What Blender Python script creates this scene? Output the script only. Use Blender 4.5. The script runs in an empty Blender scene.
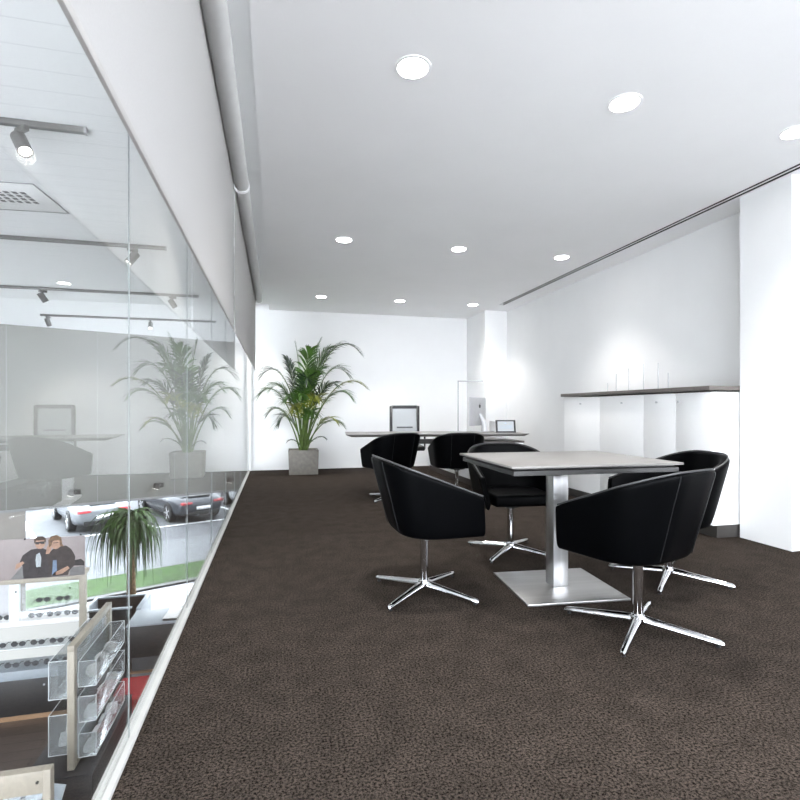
import bpy, bmesh, math, random
from mathutils import Vector, Matrix
random.seed(7)
PI = math.pi
scene = bpy.context.scene
COL = scene.collection

# ------------------------------------------------------------------ materials
def new_mat(name):
    m = bpy.data.materials.new(name)
    m.use_nodes = True
    nt = m.node_tree
    for n in list(nt.nodes):
        nt.nodes.remove(n)
    out = nt.nodes.new('ShaderNodeOutputMaterial')
    return m, nt, out

def pbr(name, col, rough=0.5, metal=0.0, noise=0.0, nscale=30.0, bump=0.0, bscale=200.0, spec=0.5,
        aniso_scale=None, coat=0.0, col2=None, sheen=0.0):
    m, nt, out = new_mat(name)
    b = nt.nodes.new('ShaderNodeBsdfPrincipled')
    nt.links.new(b.outputs[0], out.inputs[0])
    b.inputs['Base Color'].default_value = (*col, 1)
    b.inputs['Roughness'].default_value = rough
    b.inputs['Metallic'].default_value = metal
    b.inputs['Specular IOR Level'].default_value = spec
    b.inputs['Coat Weight'].default_value = coat
    b.inputs['Sheen Weight'].default_value = sheen
    tc = nt.nodes.new('ShaderNodeTexCoord')
    mp = nt.nodes.new('ShaderNodeMapping')
    nt.links.new(tc.outputs['Object'], mp.inputs[0])
    if aniso_scale:
        mp.inputs['Scale'].default_value = aniso_scale
    if noise > 0 or col2:
        n = nt.nodes.new('ShaderNodeTexNoise')
        n.inputs['Scale'].default_value = nscale
        n.inputs['Detail'].default_value = 5
        nt.links.new(mp.outputs[0], n.inputs['Vector'])
        r = nt.nodes.new('ShaderNodeValToRGB')
        if col2 is None:
            c1 = [max(0, c * (1 - noise)) for c in col]
            c2 = [min(1, c * (1 + noise)) for c in col]
        else:
            c1, c2 = col, col2
        r.color_ramp.elements[0].position = 0.35
        r.color_ramp.elements[1].position = 0.65
        r.color_ramp.elements[0].color = (*c1, 1)
        r.color_ramp.elements[1].color = (*c2, 1)
        nt.links.new(n.outputs[0], r.inputs[0])
        nt.links.new(r.outputs[0], b.inputs['Base Color'])
    if bump > 0:
        n2 = nt.nodes.new('ShaderNodeTexNoise')
        n2.inputs['Scale'].default_value = bscale
        n2.inputs['Detail'].default_value = 3
        nt.links.new(mp.outputs[0], n2.inputs['Vector'])
        bp = nt.nodes.new('ShaderNodeBump')
        bp.inputs['Strength'].default_value = bump
        bp.inputs['Distance'].default_value = 0.01
        nt.links.new(n2.outputs[0], bp.inputs['Height'])
        nt.links.new(bp.outputs[0], b.inputs['Normal'])
    return m

def emit(name, col, strength):
    m, nt, out = new_mat(name)
    e = nt.nodes.new('ShaderNodeEmission')
    e.inputs[0].default_value = (*col, 1)
    e.inputs[1].default_value = strength
    nt.links.new(e.outputs[0], out.inputs[0])
    return m

def clear(name, tint=(1, 1, 1), ior=1.5, milky=0.0, rough=0.0):
    """thin sheet glass / acrylic: transparent with a Fresnel mirror"""
    m, nt, out = new_mat(name)
    t = nt.nodes.new('ShaderNodeBsdfTransparent')
    t.inputs[0].default_value = (*tint, 1)
    g = nt.nodes.new('ShaderNodeBsdfGlossy')
    g.inputs['Roughness'].default_value = rough
    f = nt.nodes.new('ShaderNodeFresnel')
    gm = nt.nodes.new('ShaderNodeNewGeometry')
    mr = nt.nodes.new('ShaderNodeMapRange')          # same index met from either face of the sheet
    mr.inputs['To Min'].default_value = ior
    mr.inputs['To Max'].default_value = 1 / ior
    nt.links.new(gm.outputs['Backfacing'], mr.inputs[0])
    nt.links.new(mr.outputs[0], f.inputs[0])
    mx = nt.nodes.new('ShaderNodeMixShader')
    nt.links.new(f.outputs[0], mx.inputs[0])
    last = t
    if milky > 0:
        d = nt.nodes.new('ShaderNodeBsdfDiffuse')
        d.inputs[0].default_value = (.9, .92, .93, 1)
        m2 = nt.nodes.new('ShaderNodeMixShader')
        m2.inputs[0].default_value = milky
        nt.links.new(t.outputs[0], m2.inputs[1])
        nt.links.new(d.outputs[0], m2.inputs[2])
        last = m2
    nt.links.new(last.outputs[0], mx.inputs[1])
    nt.links.new(g.outputs[0], mx.inputs[2])
    nt.links.new(mx.outputs[0], out.inputs[0])
    return m

def carpet_mat():
    m, nt, out = new_mat('carpet')
    b = nt.nodes.new('ShaderNodeBsdfPrincipled')
    b.inputs['Roughness'].default_value = 0.95
    b.inputs['Specular IOR Level'].default_value = 0.03
    b.inputs['Sheen Weight'].default_value = 0.0
    nt.links.new(b.outputs[0], out.inputs[0])
    tc = nt.nodes.new('ShaderNodeTexCoord')
    fine = nt.nodes.new('ShaderNodeTexNoise')
    fine.inputs['Scale'].default_value = 125
    fine.inputs['Detail'].default_value = 4
    fine.inputs['Roughness'].default_value = 0.78
    big = nt.nodes.new('ShaderNodeTexNoise')
    big.inputs['Scale'].default_value = 9
    big.inputs['Detail'].default_value = 6
    nt.links.new(tc.outputs['Object'], fine.inputs['Vector'])
    nt.links.new(tc.outputs['Object'], big.inputs['Vector'])
    r1 = nt.nodes.new('ShaderNodeValToRGB')
    r1.color_ramp.elements[0].position = .41
    r1.color_ramp.elements[1].position = .59
    r1.color_ramp.elements[0].color = (.0035, .0026, .0021, 1)
    r1.color_ramp.elements[1].color = (.068, .054, .045, 1)
    nt.links.new(fine.outputs[0], r1.inputs[0])
    r2 = nt.nodes.new('ShaderNodeValToRGB')
    r2.color_ramp.elements[0].position = .35
    r2.color_ramp.elements[1].position = .68
    r2.color_ramp.elements[0].color = (.80, .80, .795, 1)
    r2.color_ramp.elements[1].color = (1.10, 1.095, 1.09, 1)
    nt.links.new(big.outputs[0], r2.inputs[0])
    mul = nt.nodes.new('ShaderNodeMix')
    mul.data_type = 'RGBA'
    mul.blend_type = 'MULTIPLY'
    mul.inputs[0].default_value = 1
    nt.links.new(r1.outputs[0], mul.inputs[6])
    nt.links.new(r2.outputs[0], mul.inputs[7])
    nt.links.new(mul.outputs[2], b.inputs['Base Color'])
    bp = nt.nodes.new('ShaderNodeBump')
    bp.inputs['Strength'].default_value = .1
    bp.inputs['Distance'].default_value = .01
    nt.links.new(fine.outputs[0], bp.inputs['Height'])
    nt.links.new(bp.outputs[0], b.inputs['Normal'])
    return m

def wood_floor_mat():
    m, nt, out = new_mat('shop_wood')
    b = nt.nodes.new('ShaderNodeBsdfPrincipled')
    b.inputs['Roughness'].default_value = .45
    nt.links.new(b.outputs[0], out.inputs[0])
    tc = nt.nodes.new('ShaderNodeTexCoord')
    br = nt.nodes.new('ShaderNodeTexBrick')
    br.inputs['Color1'].default_value = (.050, .036, .030, 1)
    br.inputs['Color2'].default_value = (.075, .056, .047, 1)
    br.inputs['Mortar'].default_value = (.02, .014, .012, 1)
    br.inputs['Scale'].default_value = 1
    br.inputs['Mortar Size'].default_value = .004
    br.inputs['Brick Width'].default_value = 1.4
    br.inputs['Row Height'].default_value = .18
    nt.links.new(tc.outputs['Object'], br.inputs['Vector'])
    nt.links.new(br.outputs[0], b.inputs['Base Color'])
    return m

def slat_mat():
    m, nt, out = new_mat('slatted_ceiling')
    b = nt.nodes.new('ShaderNodeBsdfPrincipled')
    b.inputs['Roughness'].default_value = .5
    nt.links.new(b.outputs[0], out.inputs[0])
    tc = nt.nodes.new('ShaderNodeTexCoord')
    sp = nt.nodes.new('ShaderNodeSeparateXYZ')
    nt.links.new(tc.outputs['Object'], sp.inputs[0])
    md = nt.nodes.new('ShaderNodeMath'); md.operation = 'MODULO'
    md.inputs[1].default_value = .18
    ab = nt.nodes.new('ShaderNodeMath'); ab.operation = 'ADD'; ab.inputs[1].default_value = 18
    nt.links.new(sp.outputs['Y'], ab.inputs[0])
    nt.links.new(ab.outputs[0], md.inputs[0])
    lt = nt.nodes.new('ShaderNodeMath'); lt.operation = 'LESS_THAN'; lt.inputs[1].default_value = .008
    nt.links.new(md.outputs[0], lt.inputs[0])
    mx = nt.nodes.new('ShaderNodeMix'); mx.data_type = 'RGBA'
    mx.inputs[6].default_value = (.88, .89, .90, 1)
    mx.inputs[7].default_value = (.74, .75, .77, 1)
    nt.links.new(lt.outputs[0], mx.inputs[0])
    nt.links.new(mx.outputs[2], b.inputs['Base Color'])
    return m

M = {}
M['carpet'] = carpet_mat()
M['wall'] = pbr('white_wall', (.82, .82, .82), .6, noise=.01, nscale=3, bump=.03, bscale=120)
M['ceil'] = pbr('white_ceiling', (.90, .90, .90), .7, noise=.01, nscale=2)
M['white'] = pbr('white_lacquer', (.86, .86, .86), .3, noise=.01, nscale=5)
M['curb'] = pbr('white_curb', (.40, .40, .385), .4, noise=.03, nscale=20)
M['leather'] = pbr('black_leather', (.0008, .0009, .0012), .42, noise=.15, nscale=60, bump=.05, bscale=350, spec=.045)
M['leather_seam'] = pbr('black_leather_seam', (.006, .006, .007), .45, noise=.1, nscale=60, spec=.2)
M['leather_rim'] = pbr('black_leather_rim_highlight', (.035, .035, .037), .4, noise=.1, nscale=60)  # lighter than the leather: light along the rim put into the colour
M['chrome'] = pbr('polished_chrome', (.60, .60, .61), .08, 1.0, noise=.02, nscale=10)
M['steel'] = pbr('brushed_steel', (.56, .56, .56), .33, 1.0, noise=.10, nscale=30, aniso_scale=(1, 1, .03))
M['steel_plate'] = pbr('brushed_steel_plate', (.50, .495, .49), .38, 1.0, noise=.06, nscale=40, aniso_scale=(.05, 1, 1))
M['table_top'] = pbr('grey_laminate', (.19, .18, .17), .35, noise=.05, nscale=12, aniso_scale=(1, 12, 1))
M['table_edge'] = pbr('dark_edge', (.028, .027, .026), .4, noise=.1, nscale=30)
M['worktop_dark'] = pbr('dark_worktop', (.13, .115, .105), .4, noise=.12, nscale=14, aniso_scale=(1, 10, 1))
M['black'] = pbr('black_plastic', (.012, .012, .013), .4, noise=.1, nscale=50)
M['blackwood'] = pbr('black_wood', (.016, .015, .016), .45, noise=.25, nscale=25, aniso_scale=(8, 8, .6))
M['brownwood'] = pbr('dark_brown_wood', (.045, .032, .027), .45, noise=.25, nscale=25, aniso_scale=(8, 8, .6))
M['grey_metal'] = pbr('grey_metal', (.26, .26, .265), .4, .2, noise=.04, nscale=20)
M['dark_metal'] = pbr('bronze_grey_metal', (.05, .046, .043), .4, .1, noise=.06, nscale=20)
M['alu'] = pbr('satin_aluminium', (.50, .50, .515), .35, .3, noise=.02, nscale=20)
M['beige'] = pbr('beige_frame', (.37, .33, .27), .45, noise=.05, nscale=30)
M['planter'] = pbr('stone_planter', (.19, .173, .15), .6, noise=.12, nscale=18, bump=.05)
M['soil'] = pbr('soil', (.03, .022, .016), .95, noise=.4, nscale=60, bump=.6, bscale=80)
M['leaf'] = pbr('palm_leaf', (.045, .105, .016), .42, noise=.4, nscale=6)
M['leaf_dark'] = pbr('palm_leaf_dark', (.014, .036, .012), .42, noise=.35, nscale=6)
M['leaf_yellow'] = pbr('palm_leaf_yellow', (.17, .19, .025), .45, noise=.4, nscale=6)
M['stem'] = pbr('palm_stem', (.075, .12, .022), .5, noise=.3, nscale=14)
M['strap'] = pbr('strap_leaf', (.035, .075, .016), .45, noise=.5, nscale=5)
M['trunk'] = pbr('palm_trunk', (.16, .10, .05), .85, noise=.35, nscale=20, bump=.4, bscale=40)
M['grass'] = pbr('lawn', (.024, .064, .006), .9, noise=.3, nscale=8)
M['asphalt'] = pbr('asphalt', (.092, .096, .104), .85, noise=.10, nscale=2.0)
M['pave'] = pbr('pavement', (.13, .136, .144), .85, noise=.06, nscale=3)
M['road_white'] = pbr('road_paint', (.82, .82, .82), .7, noise=.04, nscale=10)
M['shopwood'] = wood_floor_mat()
M['shop_glare'] = pbr('floor_glare', (.66, .68, .70), .35, noise=.03, nscale=4)  # pale colour paints glare on the shop floor
M['slat'] = slat_mat()
M['facade'] = pbr('facade_panel', (.165, .163, .15), .6, noise=.02, nscale=2)
M['brownwall'] = pbr('taupe_wall', (.27, .25, .23), .7, noise=.05, nscale=5)
M['glass'] = clear('clear_glass', (.955, .968, .965), 1.5)
M['winglass'] = clear('window_glass', (.97, .98, .98), 1.25)
M['acrylic'] = clear('clear_acrylic', (.95, .965, .97), 1.35, milky=.13)
M['acrylic_edge'] = pbr('acrylic_edge', (.74, .78, .80), .2, noise=.02, nscale=10)
M['seal'] = pbr('glass_edge', (.22, .24, .24), .3, noise=.02, nscale=20)
def fabric_mat():
    m, nt, out = new_mat('roller_fabric')
    tc = nt.nodes.new('ShaderNodeTexCoord')
    n = nt.nodes.new('ShaderNodeTexNoise'); n.inputs['Scale'].default_value = 200
    r = nt.nodes.new('ShaderNodeValToRGB')
    r.color_ramp.elements[0].color = (.52, .51, .50, 1)
    r.color_ramp.elements[1].color = (.57, .56, .55, 1)
    d = nt.nodes.new('ShaderNodeBsdfDiffuse')
    t = nt.nodes.new('ShaderNodeBsdfTranslucent')
    mx = nt.nodes.new('ShaderNodeMixShader'); mx.inputs[0].default_value = .42
    nt.links.new(tc.outputs['Object'], n.inputs['Vector'])
    nt.links.new(n.outputs[0], r.inputs[0])
    nt.links.new(r.outputs[0], d.inputs[0]); nt.links.new(r.outputs[0], t.inputs[0])
    nt.links.new(d.outputs[0], mx.inputs[1]); nt.links.new(t.outputs[0], mx.inputs[2])
    nt.links.new(mx.outputs[0], out.inputs[0])
    return m
M['fabric'] = fabric_mat()
M['tube'] = pbr('roller_tube', (.50, .50, .49), .5, noise=.02, nscale=15)
M['hem'] = pbr('hem_bar', (.40, .385, .37), .45, .2, noise=.03, nscale=20)
M['red'] = pbr('red_fabric', (.33, .015, .02), .7, noise=.12, nscale=50, bump=.05)
M['lamp'] = emit('lamp_lit', (1, .985, .95), 14)
M['spotlit'] = emit('spot_lit', (1, .96, .88), 3)
M['lightbox'] = emit('lightbox_lit', (.95, .98, 1), .42)
M['screen'] = emit('screen_lit', (.86, .93, 1.0), .27)
M['screen_ink'] = pbr('screen_ink', (.25, .33, .42), .4, noise=.02)
M['paper'] = pbr('paper', (.85, .85, .85), .7, noise=.02, nscale=20)
M['mesh'] = clear('chair_mesh', (.80, .81, .82), 1.05, milky=.25, rough=.5)
M['tyre'] = pbr('tyre_rubber', (.02, .02, .02), .8, noise=.2, nscale=40)
M['carglass'] = pbr('car_glass', (.02, .025, .03), .08, noise=.05, spec=.8)
M['car_silver'] = pbr('silver_paint', (.19, .20, .215), .35, .3, noise=.02, coat=.3)
M['car_dark'] = pbr('dark_grey_paint', (.05, .055, .065), .35, .3, noise=.04, coat=.3)
M['car_white'] = pbr('white_paint', (.75, .77, .80), .3, .1, noise=.02, coat=.6)
M['tail'] = pbr('tail_light', (.40, .05, .06), .25, noise=.05)
M['lens_dark'] = pbr('sunglass_dark', (.05, .052, .058), .25, noise=.1)
M['poster_bg'] = pbr('poster_mauve', (.30, .255, .25), .5, noise=.06, nscale=4)
M['jacket'] = pbr('print_dark_jacket', (.028, .022, .024), .6, noise=.3, nscale=12)
M['jacket2'] = pbr('print_brown_jacket', (.034, .024, .022), .6, noise=.3, nscale=12)
M['skin'] = pbr('print_skin', (.40, .24, .17), .6, noise=.12, nscale=15)
M['hair'] = pbr('print_hair', (.05, .03, .02), .6, noise=.3, nscale=30)
M['hair2'] = pbr('print_fair_hair', (.15, .085, .045), .6, noise=.35, nscale=30)
M['shirt'] = pbr('print_shirt', (.42, .45, .47), .6, noise=.1, nscale=15)
M['jeans'] = pbr('print_blue', (.13, .18, .27), .6, noise=.15, nscale=15)
M['carprint'] = pbr('print_grey', (.17, .165, .165), .5, noise=.15, nscale=8)
M['copper'] = pbr('copper_strip', (.48, .30, .18), .35, .6, noise=.05)
M['bluegrey'] = pbr('blue_grey_top', (.34, .38, .42), .4, noise=.05)
M['ball'] = pbr('white_bundle', (.78, .76, .74), .7, noise=.1, nscale=20, bump=.4, bscale=25)

# ------------------------------------------------------------------ mesh builder
class MB:
    def __init__(self):
        self.bm = bmesh.new()
    def _add(self, verts, faces, T=None):
        vs = [self.bm.verts.new((T @ Vector(v)) if T else Vector(v)) for v in verts]
        for f in faces:
            try:
                self.bm.faces.new([vs[i] for i in f])
            except ValueError:
                pass
        return self
    def box(self, x0, y0, z0, x1, y1, z1, T=None):
        v = [(x0, y0, z0), (x1, y0, z0), (x1, y1, z0), (x0, y1, z0), (x0, y0, z1), (x1, y0, z1), (x1, y1, z1), (x0, y1, z1)]
        f = [(3, 2, 1, 0), (4, 5, 6, 7), (0, 1, 5, 4), (1, 2, 6, 5), (2, 3, 7, 6), (3, 0, 4, 7)]
        return self._add(v, f, T)
    def prism(self, pts, d0, d1, axis='y'):
        """polygon in (a,b) extruded d0..d1; axis y: a=x b=z; axis z: a=x b=y"""
        n = len(pts)
        if axis == 'y':
            v = [(a, d0, b) for a, b in pts] + [(a, d1, b) for a, b in pts]
        elif axis == 'z':
            v = [(a, b, d0) for a, b in pts] + [(a, b, d1) for a, b in pts]
        else:
            v = [(d0, a, b) for a, b in pts] + [(d1, a, b) for a, b in pts]
        f = [tuple(range(n)), tuple(range(2 * n - 1, n - 1, -1))]
        f += [(i, i + n, (i + 1) % n + n, (i + 1) % n) for i in range(n)]
        return self._add(v, f)
    def loft(self, rings, closed=True, caps=True):
        n = len(rings[0])
        v = [p for r in rings for p in r]
        f = []
        m = n if closed else n - 1
        for k in range(len(rings) - 1):
            for i in range(m):
                j = (i + 1) % n
                f.append((k * n + i, k * n + j, (k + 1) * n + j, (k + 1) * n + i))
        if caps and closed:
            f.append(tuple(range(n - 1, -1, -1)))
            f.append(tuple(range((len(rings) - 1) * n, len(rings) * n)))
        return self._add(v, f)
    def tube(self, pts, r, n=8):
        pts = [Vector(p) for p in pts]
        if not isinstance(r, (list, tuple)):
            r = [r] * len(pts)
        rings = []
        up = Vector((0, 0, 1))
        ref = None
        for i, p in enumerate(pts):
            d = (pts[min(i + 1, len(pts) - 1)] - pts[max(i - 1, 0)]).normalized()
            if ref is None:
                ref = up if abs(d.z) < .9 else Vector((1, 0, 0))
            a = (ref - d * ref.dot(d)).normalized()
            ref = a
            b = d.cross(a)
            rings.append([p + (a * math.cos(t) + b * math.sin(t)) * r[i] for t in [2 * PI * k / n for k in range(n)]])
        return self.loft(rings)
    def lathe(self, prof, n=24, T=None):
        v, f = [], []
        for r, z in prof:
            for k in range(n):
                v.append((r * math.cos(2 * PI * k / n), r * math.sin(2 * PI * k / n), z))
        for i in range(len(prof) - 1):
            for k in range(n):
                j = (k + 1) % n
                f.append((i * n + k, i * n + j, (i + 1) * n + j, (i + 1) * n + k))
        f.append(tuple(range(n - 1, -1, -1)))
        f.append(tuple(range((len(prof) - 1) * n, len(prof) * n)))
        return self._add(v, f, T)
    def build(self, name, mat, parent=None, bevel=0.0, segs=2, subsurf=0, smooth=True, angle=35):
        bm = self.bm
        bmesh.ops.remove_doubles(bm, verts=bm.verts, dist=1e-6)
        bmesh.ops.recalc_face_normals(bm, faces=bm.faces)
        if bevel > 0:
            es = [e for e in bm.edges if len(e.link_faces) == 2 and e.calc_face_angle(0) > math.radians(angle)]
            bmesh.ops.bevel(bm, geom=es, offset=bevel, segments=segs, profile=.5, affect='EDGES', clamp_overlap=True)
        for fc in bm.faces:
            fc.smooth = smooth
        for e in bm.edges:
            if len(e.link_faces) == 2 and e.calc_face_angle(0) > math.radians(angle) and not subsurf:
                e.smooth = False
        me = bpy.data.meshes.new(name)
        bm.to_mesh(me)
        bm.free()
        me.materials.append(M[mat] if isinstance(mat, str) else mat)
        o = bpy.data.objects.new(name, me)
        COL.objects.link(o)
        if parent is not None:
            o.parent = parent
        if subsurf:
            s = o.modifiers.new('Subsurf', 'SUBSURF')
            s.levels = subsurf
            s.render_levels = subsurf
        return o

def tag(o, label=None, cat=None, group=None, kind=None):
    if label: o['label'] = label
    if cat: o['category'] = cat
    if group: o['group'] = group
    if kind: o['kind'] = kind
    return o

def thing(name, label, cat, loc=(0, 0, 0), rot=0.0, group=None):
    o = bpy.data.objects.new(name, None)
    o.empty_display_size = .1
    COL.objects.link(o)
    o.location = loc
    o.rotation_euler = (0, 0, rot)
    return tag(o, label, cat, group)

def copy_tree(o, parent=None):
    c = o.copy()
    COL.objects.link(c)
    if parent is not None:
        c.parent = parent
    for ch in list(o.children):
        copy_tree(ch, c)
    return c

def struct(o, label=None):
    o['kind'] = 'structure'
    if label:
        o['label'] = label
        o['category'] = 'setting'
    return o

def sbox(name, mat, a, b, label=None, bevel=0.0):
    return struct(MB().box(*a, *b).build(name, mat, bevel=bevel), label)

# ------------------------------------------------------------------ the setting
CZ = 2.72            # ceiling height
GX = -0.44           # glass balustrade / screen plane
YB = 8.85            # back wall
YF = -4.5            # room ends here behind the camera (open to daylight)
SF = -3.10           # shop floor

sbox('floor', 'carpet', (-.42, YF, -.05), (4.3, YB, 0), 'dark brown speckled carpet of the upstairs office')
sbox('floor_slab', 'white', (-.465, YF, -.32), (4.3, YB + .15, -.05), 'white edge of the upper floor slab')
sbox('trim_1', 'curb', (-.465, YF, -.05), (-.42, YB, .012), 'white strip along the carpet edge under the glass', bevel=.003)
# ceiling of the room in two strips beside the linear diffuser, with a pocket for the blinds
SX0, SX1, SY1 = 3.500, 3.582, 7.55
c = MB()
c.box(-.11, YF, CZ, SX0, YB + .1, CZ + .14)
c.box(SX1, YF, CZ, 4.3, YB + .1, CZ + .14)
c.box(SX0, SY1, CZ, SX1, YB + .1, CZ + .14)
c.box(-.46, YF, CZ + .09, -.11, YB + .1, CZ + .14)
struct(c.build('ceiling', 'ceil'), 'smooth white ceiling of the office')
d = MB()
d.box(SX0, YF, CZ + .10, SX1, SY1, CZ + .14)
d.box(SX0, YF, CZ + .0, SX0 + .004, SY1, CZ + .10)
d.box(SX1 - .004, YF, CZ + .0, SX1, SY1, CZ + .10)
diff = struct(d.build('trim_2', 'black'), 'long black linear slot in the ceiling beside the right wall')
MB().box(SX0 + .034, YF, CZ - .002, SX1 - .034, SY1, CZ + .001).build('blade', 'ceil', diff)
MB().box(SX0 - .006, YF, CZ - .003, SX0 + .001, SY1, CZ + .001).build('flange', 'ceil', diff)
MB().box(SX1 - .002, YF, CZ - .003, SX1 + .006, SY1, CZ + .001).build('flange', 'ceil', diff)

sbox('wall_back', 'wall', (-.46, YB, -.05), (4.3, YB + .12, CZ + .14), 'white back wall behind the desk')
sbox('wall_right', 'wall', (3.87, -.3, -.05), (4.0, YB, CZ + .14), 'white right wall above the cabinets')
sbox('pier', 'wall', (3.61, 2.86, 0), (3.87, 3.28, CZ), 'white wall pier at the near end of the cabinets')
sbox('pier', 'wall', (3.46, 8.02, 0), (3.87, YB, CZ), 'white wall pier in the far right corner')
sbox('wall_right_front', 'wall', (3.72, -.3, 0), (3.87, 2.86, CZ), 'white wall nearest the camera on the right')
sbox('trim_3', 'white', (-.455, YB - .05, .0), (-.40, YB, CZ), 'white upright where the glass meets the back wall', bevel=.003)
sbox('trim_4', 'white', (-.46, YF, CZ + .0), (-.42, YB, CZ + .10), 'white head channel of the glass screen')

# glass screen, one pane per bay
ys = [-4.48, -3.5, -2.47, -1.42, -.37, .68, 1.71, 2.76, 3.78, 4.80, 5.82, 6.84, 7.84, YB - .05]
for i in range(len(ys) - 1):
    w = struct(MB().box(GX - .002, ys[i] + .002, .012, GX + .002, ys[i + 1] - .002, CZ).build('window_%d' % (i + 1), 'glass'),
               'tall clear glass pane number %d of the screen along the carpet edge' % (i + 1))
    MB().box(GX - .0018, ys[i + 1] - .002, .012, GX + .0018, ys[i + 1] + .002, CZ).build('seam', 'seal', w)

# shop below and beyond the screen -----------------------------------------
A = Vector((-4.217, 12.0, 0))
FA = math.radians(22.6)
FT = Matrix.Translation(A) @ Matrix.Rotation(FA, 4, 'Z')      # local x runs along the facade
def fac(t, d=0):
    p = FT @ Vector((t, d, 0))
    return (p.x, p.y)

def fprism(t0, t1, d0, d1, z0, z1):
    m = MB()
    m.box(t0, d0, z0, t1, d1, z1, FT)
    return m

sf = MB()
sf.prism([(-10, YF), (4.2, YF), (4.2, 11.0), fac(9, 0), fac(-7, 0), (-10, 8.5)], SF - .1, SF, 'z')
struct(sf.build('floor_shop', 'shopwood'), 'dark wood floor of the shop below')
ft = MB()
p0, p1 = fac(-.75, -.02), fac(7, -.02)
ft.prism([(-5.2, 10.6), (-1.2, 10.0), (3.5, 10.0), p1, p0], SF, SF + .012, 'z')
struct(ft.build('floor_shop_glare', 'shop_glare'), 'pale strip of shop floor with painted glare inside the front window')  # thin pale slab, window glare painted as floor colour

cs = MB()
cs.prism([(-10, YF), (-.46, YF), (-.46, 13.55), fac(-7, 0), (-10, 8.5)], CZ, CZ + .12, 'z')
struct(cs.build('ceiling_shop', 'slat'), 'white slatted ceiling over the shop')
sbox('wall_left', 'facade', (-10.1, YF, SF), (-10, 9.6, CZ), 'far left side wall of the shop')
sbox('wall_shop_back', 'brownwall', (4.2, YF, SF), (4.3, 13, -.32), 'shop wall under the office floor')
# facade wall over the shop front, with panel joints
wall = struct(fprism(-7, 9, 0, .16, -.97, CZ + .1).build('wall_facade', 'facade'), 'pale panelled wall above the shop front')
for t in (-2.62, -1.06, .50, 2.06, 3.6):
    fprism(t - .006, t + .006, -.003, 0, -.97, CZ).build('panel_joint', 'grey_metal', wall)
fprism(-7, 9, -.02, .18, -1.02, -.97).build('lintel_edge', 'grey_metal', wall)
struct(fprism(-7, -.75, 0, .16, SF, -1.02).build('wall_facade_left', 'brownwall'), 'taupe wall left of the shop window')
base = struct(fprism(-.75, 9, -.04, .12, SF, SF + .06).build('trim_5', 'black'), 'dark sill under the shop window')
wn = 0
for t0, t1 in ((-.75, 1.9), (1.9, 4.6), (4.6, 7.3)):
    wn += 1
    w = struct(fprism(t0 + .02, t1 - .02, .03, .042, SF + .06, -1.02).build('window_%d' % (20 + wn), 'winglass'),
               'shop window pane %d facing the car park' % wn)
    if t1 > 2:
        fprism(t1 - .02, t1 + .02, .02, .06, SF + .06, -1.02).build('window_frame', 'grey_metal', w)

# ground outside
def ground(name, mat, t0, t1, d0, d1, z0, z1, label):
    return struct(fprism(t0, t1, d0, d1, z0, z1).build(name, mat), label)
ground('ground', 'asphalt', -70, 70, .12, 120, SF - .3, -3.15, 'pale grey asphalt of the car park')
ground('pavement', 'pave', -40, 40, 1.55, 4.6, -3.15, -3.12, 'grey paved strip beyond the lawn')
g = fprism(-12, 12, .20, 1.52, -3.15, -3.06)
tag(g.build('grass', 'grass'), 'strip of bright green lawn outside the shop window', 'grass', kind='stuff')
# parking bay lines
def strip(p, q, w, label):
    p, q = Vector((*p, 0)), Vector((*q, 0))
    n = (q - p).normalized().cross(Vector((0, 0, 1))) * w / 2
    m = MB()
    m.prism([tuple((p + n).xy), tuple((q + n).xy), tuple((q - n).xy), tuple((p - n).xy)], -3.15, -3.146, 'z')
    struct(m.build('road_line', 'road_white'), label)
strip((-8.6, 17.75), (.5, 21.25), .14, 'white line across the foot of the parking bays')
strip((-7.35, 18.25), (-9.6, 22.5), .14, 'white bay line left of the silver car')
strip((-4.2, 19.45), (-6.4, 23.4), .14, 'white bay line between the two sports cars')
strip((-1.0, 20.65), (-3.2, 24.6), .14, 'white bay line right of the dark car')

# ------------------------------------------------------------------ ceiling fixtures of the office
LX = (.66, 1.875, 3.09)
LY = (2.42, 5.03, 7.64)
rows = ('nearest row', 'middle row', 'back row')
cols = ('nearest the glass screen', 'in the centre of the row', 'nearest the right wall')
proto = None
def make_downlight():
    t = thing('downlight', '', 'ceiling light', (0, 0, 0), 0, 'round downlights in the office ceiling')
    m = MB()
    m.lathe([(.092, 0), (.092, -.004), (.078, -.006), (.074, -.001), (.074, 0)], 32)
    m.build('trim_ring', 'white', t)
    MB().lathe([(.073, -.001), (.073, -.004), (.0, -.0045)], 32).build('diffuser', 'lamp', t)
    return t
LPOW = 44
lamp_data = bpy.data.lights.new('downlight_beam', 'SPOT')
lamp_data.energy = LPOW
lamp_data.spot_size = math.radians(104)
lamp_data.spot_blend = 1.0
lamp_data.shadow_soft_size = .07
lamp_data.color = (1, .985, .965)
def beam(x, y):
    l = bpy.data.objects.new('downlight_beam', lamp_data)
    COL.objects.link(l)
    l.location = (x, y, CZ - .03)
for j, y in enumerate(LY):
    for i, x in enumerate(LX):
        if proto is None:
            proto = t = make_downlight()
        else:
            t = copy_tree(proto)
        t.location = (x, y, CZ)
        t['label'] = 'round white ceiling downlight in the %s, %s' % (rows[j], cols[i])
        beam(x, y)
for x in LX:
    beam(x, -.19)
    beam(x, -2.80)

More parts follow.
